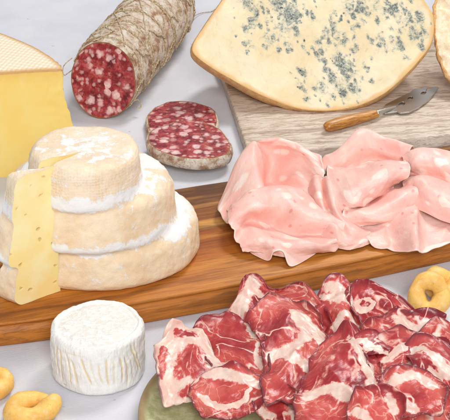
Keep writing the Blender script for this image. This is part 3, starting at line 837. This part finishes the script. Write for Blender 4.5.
# ------------------------------------------------------------------ folded slices
def crom(P, t):
    """Catmull-Rom along axis 0 of P at parameters t in 0..n-1"""
    n = P.shape[0]; i = np.clip(np.floor(t).astype(int), 0, n-2); f = (t-i)
    Q = np.concatenate([[2*P[0]-P[1]], P, [2*P[-1]-P[-2]]])
    a, b, c, d = Q[i], Q[i+1], Q[i+2], Q[i+3]
    f = f.reshape(-1, *([1]*(P.ndim-1)))
    return .5*((2*b)+(c-a)*f+(2*a-5*b+4*c-d)*f*f+(3*b-a-3*c+d)*f**3)
def sheet(net, n=90, rnd_=.5, wr=.05, ws=.9, edge_w=.12, es=.9, seed=0, zmin=0, fine=.0, fold=0, fl=3.2, curl=0, uvs=None, m=None):
    m = m or n
    P = np.array([[list(at(*p)) for p in row] for row in net])
    lin_ = np.linspace(-1, 1, n); linb = np.linspace(-1, 1, m)
    B, A_ = np.meshgrid(lin_, linb, indexing='ij')      # rows, cols
    s = A_*np.sqrt(1-B*B*rnd_/2)*(1); t = B*np.sqrt(1-A_*A_*rnd_/2)
    rag = np.zeros_like(s)
    tu = (t+1)/2*(P.shape[0]-1); su = (s+1)/2*(P.shape[1]-1)
    # interpolate rows for every needed t then columns
    T_ = crom(P, tu.ravel())                            # (N, cols, 3)
    C_ = np.transpose(T_, (1,0,2))
    N_ = T_.shape[0]; k = P.shape[1]
    Q = np.concatenate([[2*C_[0]-C_[1]], C_, [2*C_[-1]-C_[-2]]])
    x = su.ravel(); i = np.clip(np.floor(x).astype(int), 0, k-2); f = (x-i)[:,None]; ar = np.arange(N_)
    a, b, c, d = Q[i,ar], Q[i+1,ar], Q[i+2,ar], Q[i+3,ar]
    X = .5*((2*b)+(c-a)*f+(2*a-5*b+4*c-d)*f*f+(3*b-a-3*c+d)*f**3)
    X = X.reshape(n, m, 3)
    du = np.gradient(X, axis=1); dv = np.gradient(X, axis=0); nn = np.cross(dv, du); nn /= np.linalg.norm(nn, axis=2)[...,None]+1e-9
    # rest-space coordinates in cm
    Lu = np.linalg.norm(du, axis=2).sum(1).mean(); Lv = np.linalg.norm(dv, axis=2).sum(0).mean()
    e = np.minimum(1-np.abs(A_), 1-np.abs(B))            # 0 at the edge
    rimd = np.minimum((1-np.abs(A_))*Lu/2, (1-np.abs(B))*Lv/2)
    out = X.copy()
    for a_ in range(n):
        for b_ in range(m):
            q = (s[a_,b_]*Lu/2, t[a_,b_]*Lv/2, seed*3.1)
            ew = math.exp(-rimd[a_,b_]/.5)
            dsp = wr*fbm(q, ws, seed)+edge_w*ew*nz(q, es*1.6, seed+4)+fine*nz(q, 3.5, seed+8)
            if fold: 
                ph = seed*2.3; ww = (q[0]*math.cos(ph)+q[1]*math.sin(ph))/fl*6.283+2.2*noise.noise((q[0]*.35, q[1]*.35, seed))
                dsp += fold*(1-abs(math.sin(ww*.5+seed)))*(.45+.55*ew)
            if curl: dsp += curl*math.exp(-rimd[a_,b_]/.42)*(.55+.9*noise.noise((q[0]*.5+9, q[1]*.5, seed)))
            out[a_,b_] += nn[a_,b_]*dsp
            if ew > .3:
                kk = min(.2, .10*edge_w/.12)
                out[a_,b_] += (du[a_,b_]/(np.linalg.norm(du[a_,b_])+1e-6))*kk*nz(q, 1.6, seed+14)*ew
                out[a_,b_,1] += kk*nz(q, 1.6, seed+24)*ew
                out[a_,b_] += nn[a_,b_]*(.05*nz(q, 3.2, seed+31)*ew if edge_w > .3 else 0)
    out[...,2] = np.maximum(out[...,2], zmin+.05)
    uv = np.stack([s*Lu/2/12+seed*1.37, t*Lv/2/12+seed*.71], 2)
    F = [(a_*m+b_, (a_+1)*m+b_, (a_+1)*m+b_+1, a_*m+b_+1) for a_ in range(n-1) for b_ in range(m-1)]
    return out.reshape(-1,3), F, uv.reshape(-1,2), rimd.ravel()
def slice_obj(name, sheets, mat, label, cat, group, thick, attrs=None, edgepale=False):
    V = []; F = []; UV = []
    if edgepale: attrs = {'rim': np.concatenate([q[3] for q in sheets])}
    for (v, f, uv, rm_) in sheets:
        o_ = len(V); V += [Vector(p) for p in v]; F += [tuple(i+o_ for i in q) for q in f]; UV += list(uv)
    o = mesh_obj(name, V, F, mat, uv=UV, attrs=attrs)
    md = o.modifiers.new('thickness', 'SOLIDIFY'); md.thickness = thick*.01; md.offset = 0
    tag(o, label, cat, group); return o
MM = mat_mortadella(); GM = 'folded mortadella slices on the wooden board'
def mort(nets, label, seed, **kw):
    kw = {**dict(rnd_=.35, wr=.12, ws=.42, edge_w=.12, es=.5, zmin=ZB, fold=.34, fl=3.0), **kw}
    slice_obj('mortadella_slice', [sheet(nt_, seed=seed+i*.37, **kw) for i, nt_ in enumerate(nets)], MM, label, 'mortadella slice', GM, .09, edgepale=True)
# left slice: back hump, valley, front fold, hem
mort([[[(228,205,2.4),(243,168,3.2),(266,162,3.4),(296,160,3.4),(325,174,3)],
       [(215,214,2.5),(246,149,5.2),(262,141,5.9),(292,142,5.9),(322,161,4.8)],
       [(221,222,2.6),(252,166,5.2),(268,156,4.3),(299,153,5.2),(326,170,4.6)],
       [(228,226,2.8),(261,193,4.7),(267,186,2.2),(297,172,3.7),(326,182,4.1)],
       [(232,224,2.9),(262,206,2.5),(284,194,2.9),(306,192,3.4),(328,200,3.2)],
       [(229,212,3.8),(246,195,4.7),(286,186,5.0),(312,200,4.2),(338,212,3.6)],
       [(228,222,4.0),(252,208,4.7),(284,206,4.8),(312,217,4.4),(345,225,3.8)],
       [(232,236,3.5),(250,222,3.1),(272,229,2.8),(300,236,2.8),(342,236,2.8)],
       [(237,246,3.0),(261,240,3.6),(290,243,3.6),(320,244,3.4),(345,240,3.0)],
       [(241,251,2.5),(262,254,2.6),(290,257,2.6),(322,252,2.5),(347,245,2.4)]]],
     'leftmost folded mortadella slice, hollow behind a rolled front fold', 1, n=170, m=110)
mort([[[(250,246,3.0),(262,248,2.9),(272,246,3.2),(284,247,3.2),(300,248,2.9),(320,244,2.8)],
       [(249,249,2.7),(264,254,2.6),(273,249,3.2),(283,250,3.2),(296,256,2.7),(322,247,2.6)],
       [(247,252,2.4),(268,261,2.3),(274,252,3.2),(283,253,3.1),(292,267,2.3),(321,251,2.4)]]],
     'notched pink mortadella edge peeping out at the front under the left fold', 2, n=50, wr=.02, edge_w=.05)
mort([[[(308,182,3.6),(315,176,4.7),(321,181,4.1),(327,176,4.9),(334,184,4.1)],
       [(311,198,3.4),(318,192,4.7),(324,198,4.0),(331,193,4.9),(339,202,4.0)],
       [(314,212,3.2),(323,209,4.4),(330,213,3.9),(337,212,4.5),(346,216,3.6)],
       [(318,228,3.0),(331,226,3.8),(340,228,3.6),(350,228,3.8),(362,229,3.0)],
       [(322,240,2.7),(337,240,3.1),(347,241,3.1),(358,240,3.0),(370,238,2.6)],
       [(318,246,2.4),(335,248,2.45),(347,249,2.45),(360,248,2.45),(372,245,2.4)]]],
     'narrow upright mortadella fold in the middle, spreading flat towards the front', 3, n=90)
mort([[[(332,172,3),(348,160,3.5),(368,152,3.5),(395,156,3.5),(422,160,3.5)],
       [(316,166,4.4),(340,148,5.5),(363,130,6.4),(388,139,6.1),(416,147,5.6)],
       [(319,172,4.3),(341,159,5.1),(364,147,5.5),(388,152,5.1),(408,158,4.8)],
       [(322,176,3.8),(343,170,4.2),(366,162,4.1),(386,161,4.2),(402,166,4.2)],
       [(327,166,4.7),(345,170,4.9),(365,168,5.1),(386,160,5.5),(405,163,5.2)],
       [(327,177,5.0),(346,180,5.4),(366,178,5.7),(388,168,5.9),(409,170,5.3)],
       [(331,193,4.8),(350,195,5.3),(368,190,5.4),(386,180,5.5),(403,178,4.8)],
       [(337,208,4.1),(353,207,4.5),(366,202,4.5),(381,192,4.5),(396,184,4.1)],
       [(345,216,3.5),(358,208,3.5),(370,202,3.6),(384,194,3.7),(396,189,3.7)]]],
     'tallest mortadella slice, peaked at the back and rolled over into a broad tongue', 4, n=150)
mort([[[(350,208,3.2),(370,203,3.4),(394,192,3.9),(414,182,4.3),(440,176,4.1)],
       [(343,215,3.9),(370,210,4.3),(396,199,4.7),(420,187,4.8),(446,184,4.3)],
       [(343,222,3.6),(372,219,3.9),(398,211,4.1),(422,199,4.2),(450,194,3.8)],
       [(352,227,3.2),(376,224,3.3),(401,216,3.5),(426,205,3.6),(456,200,3.3)]],
      [[(336,196,3.0),(360,180,3.2),(385,168,3.4),(410,162,3.6),(440,160,3.6)],[(340,206,2.8),(362,196,3.0),(388,186,3.2),(412,180,3.4),(442,176,3.4)],[(346,220,2.5),(366,214,2.6),(392,204,2.8),(416,196,3),(444,190,3)]]],
     'mortadella slice below the broad tongue, its pale hem running up to the right', 5, n=80)
mort([[[(400,164,4.4),(410,157,5.0),(432,152,5.0),(455,156,4.8),(485,162,4.6)],
       [(401,158,5.2),(412,150,5.9),(433,149,5.9),(456,155,5.6),(485,164,5)],
       [(405,164,5.1),(416,164,5.5),(436,165,5.5),(458,173,5.1),(485,184,4.6)],
       [(410,172,4.4),(421,175,4.4),(441,180,4.3),(462,189,4.2),(488,200,4)],
       [(405,180,4.1),(420,177,4.9),(439,184,4.8),(464,194,4.6),(490,204,4.2)],
       [(404,190,4.0),(420,185,5.1),(440,193,5.1),(466,203,4.7),(490,214,4.2)],
       [(406,201,3.6),(421,200,4.4),(441,209,4.2),(468,217,4),(490,226,3.6)],
       [(409,211,3.3),(423,212,3.6),(443,221,3.4),(470,229,3.2),(492,236,3)]]],
     'right-hand mortadella slice with a curled white lip, running out of frame', 6, n=120)
mort([[[(358,222,3.1),(385,217,3.4),(407,206,4.1),(425,209,3.3),(458,206,3.3)],
       [(362,231,3.0),(388,230,3.1),(411,220,4.2),(426,224,3.1),(461,218,3.0)],
       [(367,240,2.8),(392,242,2.7),(414,234,4.0),(427,239,2.8),(464,229,2.7)],
       [(371,248,2.45),(395,252,2.4),(417,252,3.1),(429,253,2.4),(468,236,2.4)]]],
     'flat mortadella slice at the front right, creased by one upright fold', 7, n=90)

MCO = mat_coppa(); GC = 'cured coppa slices on the green plate'
def coppa(net, label, seed, fat=(), lean=(), base=0.0, n=110, grow=1.13, flat=.5, **kw):
    kw = {**dict(rnd_=.28, wr=.2, ws=.5, edge_w=.55, es=.42, zmin=1.0, fine=.015, fold=.55, fl=2.9, curl=.34), **kw}
    cx_ = np.mean([p[0] for row in net for p in row]); cy_ = np.mean([p[1] for row in net for p in row]); k_ = grow
    Aq = np.array([[p[0], p[1], 1] for row in net for p in row]); zq = np.array([p[2] for row in net for p in row])
    pf = np.linalg.lstsq(Aq, zq, rcond=None)[0]; flt = lambda p: (lambda b: b+(p[2]-b)*flat+.12)(pf[0]*p[0]+pf[1]*p[1]+pf[2])
    net = [[(cx_+(p[0]-cx_)*k_, cy_+(p[1]-cy_)*k_, flt(p)) for p in row] for row in net]
    v, f, uv, rimd = sheet(net, n=n, seed=seed, **kw)
    pj = np.array([proj(p) for p in v]); val = np.full(len(v), float(base))
    wob = np.array([.24*fbm(p, .8, seed)+.10*fbm(p, 3.0, seed+5) for p in v])
    def dist(poly):
        Q = []
        for p in smoothpoly(poly, max(8, len(poly)*7), closed=False):
            i = np.argmin(((pj-p)**2).sum(1)); Q.append(v[i])
        D = np.full(len(v), 1e9)
        for q0_, q1_ in zip(Q[:-1], Q[1:]):
            e_ = q1_-q0_; l2 = max((e_*e_).sum(), 1e-6); t_ = np.clip(((v-q0_)@e_)/l2, 0, 1)
            D = np.minimum(D, np.linalg.norm(v-q0_-t_[:,None]*e_, axis=1))
        return np.maximum(0, D+wob-.05)
    for (w, poly) in fat:
        if w < 3.2 and not (w == 2.6 or w == 2.4): continue
        D = dist(poly); r = w*.085*.62; val = np.maximum(val, .95*np.exp(-(D/max(r*1.35, .13))**2))
    for (w, poly) in lean:
        D = dist(poly); r = w*.085*.62; val = np.minimum(val, 1-.95*np.exp(-(D/max(r*1.35, .13))**2))
    slice_obj('coppa_slice', [(v, f, uv, rimd)], MCO, label, 'coppa slice', GC, .10, attrs={'fat': val, 'rim': rimd})
coppa([[(236,311,2.6),(246,288,4.4),(258,283,4.7),(275,294,4.2),(300,291,4.6),(318,302,4.2)],
       [(237,320,2.7),(248,302,4.1),(262,298,4.2),(280,303,3.9),(302,303,4.2),(324,318,3.8)],
       [(242,330,2.6),(256,320,3.1),(268,318,3.2),(286,320,3.2),(306,322,3.4),(330,337,3.4)],
       [(250,345,2.2),(262,342,2.3),(274,340,2.4),(290,340,2.6),(310,345,2.8),(330,350,2.8)]],
      'rear left coppa slice with a tall fatty corner at the back of the plate', 1,
      fat=[(9,[(252,285),(242,301),(237,314)]),(4.5,[(254,292),(269,301),(274,307)]),(3,[(274,304),(293,298),(311,302),(315,314),(323,326)]),(2.2,[(252,312),(242,313)])])
coppa([[(320,302,3.8),(331,284,5.0),(344,281,5.3),(352,292,4.8),(354,306,4.3)],
       [(321,315,3.7),(330,302,4.6),(343,298,4.9),(350,308,4.0),(358,320,3.9)],
       [(326,332,3.3),(334,320,4.0),(344,315,4.7),(352,324,3.9),(362,335,3.6)],
       [(332,348,2.6),(340,342,3.2),(350,340,3.4),(358,344,3.0),(366,350,2.8)]],
      'upright folded coppa slice with a pale fatty top, centre back of the plate', 2,
      fat=[(8,[(328,287),(341,293),(351,303)]),(6,[(322,297),(338,299)]),(4.5,[(335,328),(343,314),(351,318),(355,336)])])
coppa([[(352,300,4),(362,289,4.8),(374,287,5),(392,299,4.5),(413,313,3.6)],
       [(354,314,3.8),(366,304,4.4),(380,302,4.5),(395,310,4.1),(411,318,3.4)],
       [(358,328,3.4),(370,320,3.9),(384,318,4),(396,322,3.7),(408,326,3.1)],
       [(364,340,2.8),(375,335,3),(390,333,3.1),(400,334,3),(408,336,2.6)]],
      'rear coppa slice with one small oval fat ring near its top', 3,
      fat=[(2.6,[(357,304),(364,299),(373,303),(368,310),(359,310),(357,304)]),(2,[(362,325),(375,315),(390,314)]),(2,[(392,318),(386,306)])])
coppa([[(363,338,4.2),(373,325,4.8),(392,317,5.1),(415,314,4.7),(442,321,3.8)],
       [(366,347,4),(382,337,4.6),(400,331,4.7),(420,328,4.4),(440,334,3.8)],
       [(372,355,3.6),(388,349,4),(405,345,4.1),(422,342,3.9),(436,347,3.5)],
       [(380,362,3),(395,360,3.2),(408,358,3.3),(422,356,3.2),(432,358,3)]],
      'coppa slice with dark lean left half and a broad white fat patch at right', 4,
      fat=[(10,[(404,322),(419,330),(433,325)]),(7,[(412,334),(420,338)]),(2.5,[(366,333),(380,321),(404,318)]),(3,[(369,349),(397,345),(414,345)])])
coppa([[(420,345,3.8),(428,330,4.6),(440,322,4.6),(457,330,4)],
       [(424,353,3.8),(434,342,4.5),(446,338,4.4),(460,345,3.8)],
       [(430,362,3.4),(440,356,3.8),(452,354,3.7),(464,360,3.2)],
       [(436,376,2.4),(446,374,2.6),(456,372,2.6),(468,374,2.2)]],
      'small coppa fold at the right edge of the plate beneath the pair of taralli', 5,
      fat=[(3.5,[(437,335),(441,348),(448,357)]),(3.5,[(424,345),(428,350)])])
coppa([[(196,337,2.8),(214,327,3.6),(236,323,3.9),(256,331,4)],
       [(203,349,2.8),(220,341,3.4),(242,340,3.8),(264,345,3.8)],
       [(211,361,2.7),(228,358,3.2),(248,358,3.6),(267,362,3.5)],
       [(216,375,2.4),(235,376,2.8),(252,376,3),(268,380,2.9)]],
      'mostly lean red coppa slice with thin branching veins, left of centre', 6,
      fat=[(2.2,[(218,340),(220,352),(231,359)]),(2.4,[(209,359),(218,364),(231,365)]),(2,[(240,326),(238,340),(228,350)]),(5,[(248,325),(258,337)]),(3.5,[(258,345),(256,356),(262,368)]),(2,[(242,366),(250,356)])])
coppa([[(163,344,3.5),(175,331,4.2),(192,331,4),(204,342,3.4)],
       [(160,360,3.4),(176,348,4.0),(194,347,3.7),(213,360,3.0)],
       [(162,382,2.8),(178,372,3.4),(196,368,3.3),(219,373,2.8)],
       [(166,406,1.7),(182,402,2.0),(200,394,2.3),(221,383,2.4)]],
      'leftmost coppa slice, mostly white fat around a dark red oval centre', 7, base=.85,
      lean=[(13,[(186,372),(192,356)]),(12,[(196,370),(194,352)]),(8,[(183,366),(200,362)]),(9,[(187,391),(204,386)]),(5,[(178,333),(194,336)]),(4,[(164,349),(161,378)])])
coppa([[(195,386,2.9),(214,374,3.4),(238,371,3.6),(260,378,3.4)],
       [(193,396,2.7),(214,388,3.3),(238,386,3.5),(264,389,3.1)],
       [(199,407,2.1),(216,403,2.7),(236,402,2.9),(257,400,2.6)],
       [(206,416,1.7),(220,419,1.8),(238,416,1.9),(253,409,2.0)]],
      'coppa slice at the front left with a thin curved fat arc and pale upper rim', 8,
      fat=[(7,[(205,374),(222,372),(240,378),(258,385)]),(2,[(221,384),(217,390),(226,393),(230,386),(228,381)]),(2.4,[(199,397),(218,407),(240,403),(251,389)])])
coppa([[(255,402,2.3),(268,388,3.0),(284,388,3.3),(299,402,3)],
       [(260,412,2.2),(274,402,2.9),(288,404,3),(302,414,2.8)],
       [(268,426,1.8),(280,422,2.4),(292,422,2.6),(306,428,2.4)]],
      'small coppa fold at the bottom frame edge, left of the large front slice', 9,
      fat=[(6,[(272,391),(286,394),(294,408),(298,420)]),(4,[(262,410),(272,418)])], n=80)
coppa([[(247,327,3.8),(262,313,4.4),(283,305,4.8),(300,311,4.8),(314,323,4.6)],
       [(260,339,3.9),(276,328,4.6),(292,322,5),(309,330,4.8),(324,341,4.4)],
       [(268,360,3.6),(284,350,4.3),(298,345,4.6),(315,348,4.4),(334,352,3.7)],
       [(266,386,3.2),(284,378,3.9),(300,372,4.1),(315,368,3.8),(329,363,3.1)],
       [(269,409,2.5),(285,403,3.1),(298,400,3.2),(309,392,3),(317,380,2.6)]],
      'large coppa slice left of centre crossed by a wide diagonal white fat band', 10,
      fat=[(8,[(297,312),(306,327),(301,341),(285,352),(272,358)]),(8,[(279,353),(300,361),(318,373)]),(6,[(308,324),(327,347)]),(2.5,[(252,325),(262,338),(270,356)]),(2,[(275,318),(280,335),(290,345)]),(2.5,[(268,318),(285,314)])])
coppa([[(360,353,4.8),(382,344,5.3),(408,339,5.4),(430,347,5),(452,366,4.2)],
       [(371,364,4.9),(390,358,5.6),(412,355,5.7),(435,362,5.3),(455,378,4.2)],
       [(377,382,4.8),(396,376,5.4),(416,374,5.6),(437,380,5),(454,392,4)],
       [(378,403,4.2),(398,398,4.8),(416,396,4.9),(434,400,4.2),(447,408,3.0)],
       [(375,426,3.2),(396,426,3.6),(414,426,3.5),(428,423,2.9),(440,420,2.0)]],
      'large front right coppa slice with a looping white fat seam', 11, n=130,
      fat=[(5,[(386,361),(398,352),(406,346)]),(6,[(372,405),(384,393),(402,379),(412,366),(419,354),(420,348)]),(4,[(418,358),(430,362),(436,356)]),(5,[(378,372),(386,380)]),(5,[(385,412),(398,405),(412,414)]),(3,[(420,392),(436,388),(446,398)])])
coppa([[(321,353,4.4),(333,342,5.2),(346,335,5.7),(358,343,5.3),(367,356,4.7)],
       [(312,372,4.4),(330,362,5.3),(348,356,5.8),(365,364,5.4),(376,375,4.7)],
       [(305,392,4),(326,386,4.9),(346,382,5.4),(365,384,5.2),(380,393,4.6)],
       [(301,410,3.2),(322,410,4.1),(344,408,4.6),(365,408,4.6),(384,413,4)],
       [(301,430,2.4),(322,434,3),(344,434,3.4),(365,434,3.4),(385,434,3)]],
      'large triangular coppa slice at the front centre, a white fat band across it', 12, n=130,
      fat=[(6,[(350,340),(362,353),(368,372),(371,385)]),(8,[(308,397),(328,390),(349,394),(366,404),(362,422)]),(3,[(348,342),(328,362),(314,384)]),(2.5,[(320,383),(335,370),(348,362)]),(2.5,[(341,387),(352,370),(356,356)]),(5,[(366,404),(378,398)])])

coppa([[(410,352,5.0),(422,342,5.7),(438,344,5.8),(452,356,5.2)],
       [(412,362,5.3),(424,354,6.0),(440,357,6.1),(454,368,5.3)],
       [(418,372,5.2),(430,368,5.7),(442,371,5.7),(452,380,4.9)],
       [(426,384,4.6),(434,383,4.9),(443,386,4.8),(450,392,4.2)]],
      'small curled coppa slice on top of the large front right one, at the right edge', 13,
      fat=[(6,[(414,352),(424,350),(438,360),(447,376)]),(3.4,[(430,372),(440,380)])], n=80)
coppa([[(383,388,5.2),(398,376,6.0),(416,373,6.2),(436,382,5.5)],
       [(384,398,5.2),(400,388,6.1),(419,386,6.2),(440,394,5.3)],
       [(388,410,4.8),(403,402,5.5),(420,400,5.6),(440,405,4.7)],
       [(394,422,4.2),(407,417,4.7),(421,415,4.7),(436,416,4.0)]],
      'coppa slice at the lower right corner, its pale fat edge arching over the slice behind', 14,
      fat=[(6,[(384,392),(398,380),(416,377),(434,386)]),(5,[(404,402),(414,412)])], n=90)
coppa([[(350,410,5.0),(362,396,5.7),(378,392,5.9),(394,402,5.2)],
       [(350,420,4.9),(364,408,5.6),(381,405,5.7),(398,414,4.9)],
       [(352,434,4.2),(366,428,4.6),(382,426,4.7),(398,432,4.1)]],
      'coppa fold at the bottom frame edge between the two large front slices', 15,
      fat=[(5,[(354,412),(366,418),(372,432)]),(5,[(388,398),(394,410)])], n=80)
coppa([[(350,344,5.2),(360,334,5.8),(374,332,5.8),(388,342,5.2)],
       [(352,352,5.2),(363,345,5.7),(376,344,5.7),(388,351,5.1)],
       [(358,364,4.9),(367,359,5.2),(377,358,5.2),(386,363,4.8)]],
      'small dark coppa curl tucked between the two large front slices at their top', 16,
      fat=[(4,[(353,346),(362,340),(370,348)]),(4,[(378,350),(384,358)])], n=80, grow=1.0)
# ------------------------------------------------------------------ cm -> m, origins at each thing's base
def finish():
    bpy.context.view_layer.update()
    for o in [o for o in COL.objects if o.parent is None and o.type in ('MESH', 'EMPTY')]:
        ms = [o] if o.type == 'MESH' else [c for c in o.children if c.type == 'MESH']
        if o.name == 'tabletop': base = np.zeros(3)
        else:
            co = []
            for q in ms:
                a = np.empty(len(q.data.vertices)*3); q.data.vertices.foreach_get('co', a); co.append(a.reshape(-1,3))
            co = np.concatenate(co); lo = co.min(0); hi = co.max(0); base = np.array([(lo[0]+hi[0])/2, (lo[1]+hi[1])/2, lo[2]])
        rz = o.get('_rz', 0)
        M = Matrix.Rotation(-rz, 4, 'Z') @ Matrix.Scale(.01, 4) @ Matrix.Translation(-Vector(base))
        for q in ms: q.data.transform(M)
        o.location = Vector(base)*.01; o.rotation_euler = (0,0,rz)
        if '_rz' in o: del o['_rz']
finish()

# ------------------------------------------------------------------ camera, lamps, world
cam = bpy.data.cameras.new('camera'); co = bpy.data.objects.new('camera', cam); COL.objects.link(co)
co.location = CAM*.01; co.rotation_euler = (math.pi/2-PITCH, 0, 0)
cam.sensor_width = 36; cam.lens = 36*FPX/450; cam.clip_start = .05; cam.clip_end = 50
SC.camera = co
def area(name, loc, look, size, power, col=(1,1,1)):
    l = bpy.data.lights.new(name, 'AREA'); l.shape = 'RECTANGLE'; l.size, l.size_y = size; l.energy = power; l.color = col
    o = bpy.data.objects.new(name, l); COL.objects.link(o); o.location = loc
    o.rotation_euler = (Vector(look)-Vector(loc)).to_track_quat('-Z', 'Y').to_euler(); return o
area('softbox', (.9,1.3,2.5), (0,.05,0), (.8,.7), 46, (1,.99,.97))
area('fill_lamp', (.25,-2.5,1.8), (0,0,0), (1.1,1.1), 60, (1,.99,.98))
w = bpy.data.worlds.new('World'); SC.world = w; w.use_nodes = True
w.node_tree.nodes['Background'].inputs[0].default_value = (.98,.985,1,1); w.node_tree.nodes['Background'].inputs[1].default_value = .42
SC.view_settings.view_transform = 'Standard'; SC.view_settings.look = 'None'; SC.view_settings.exposure = 0
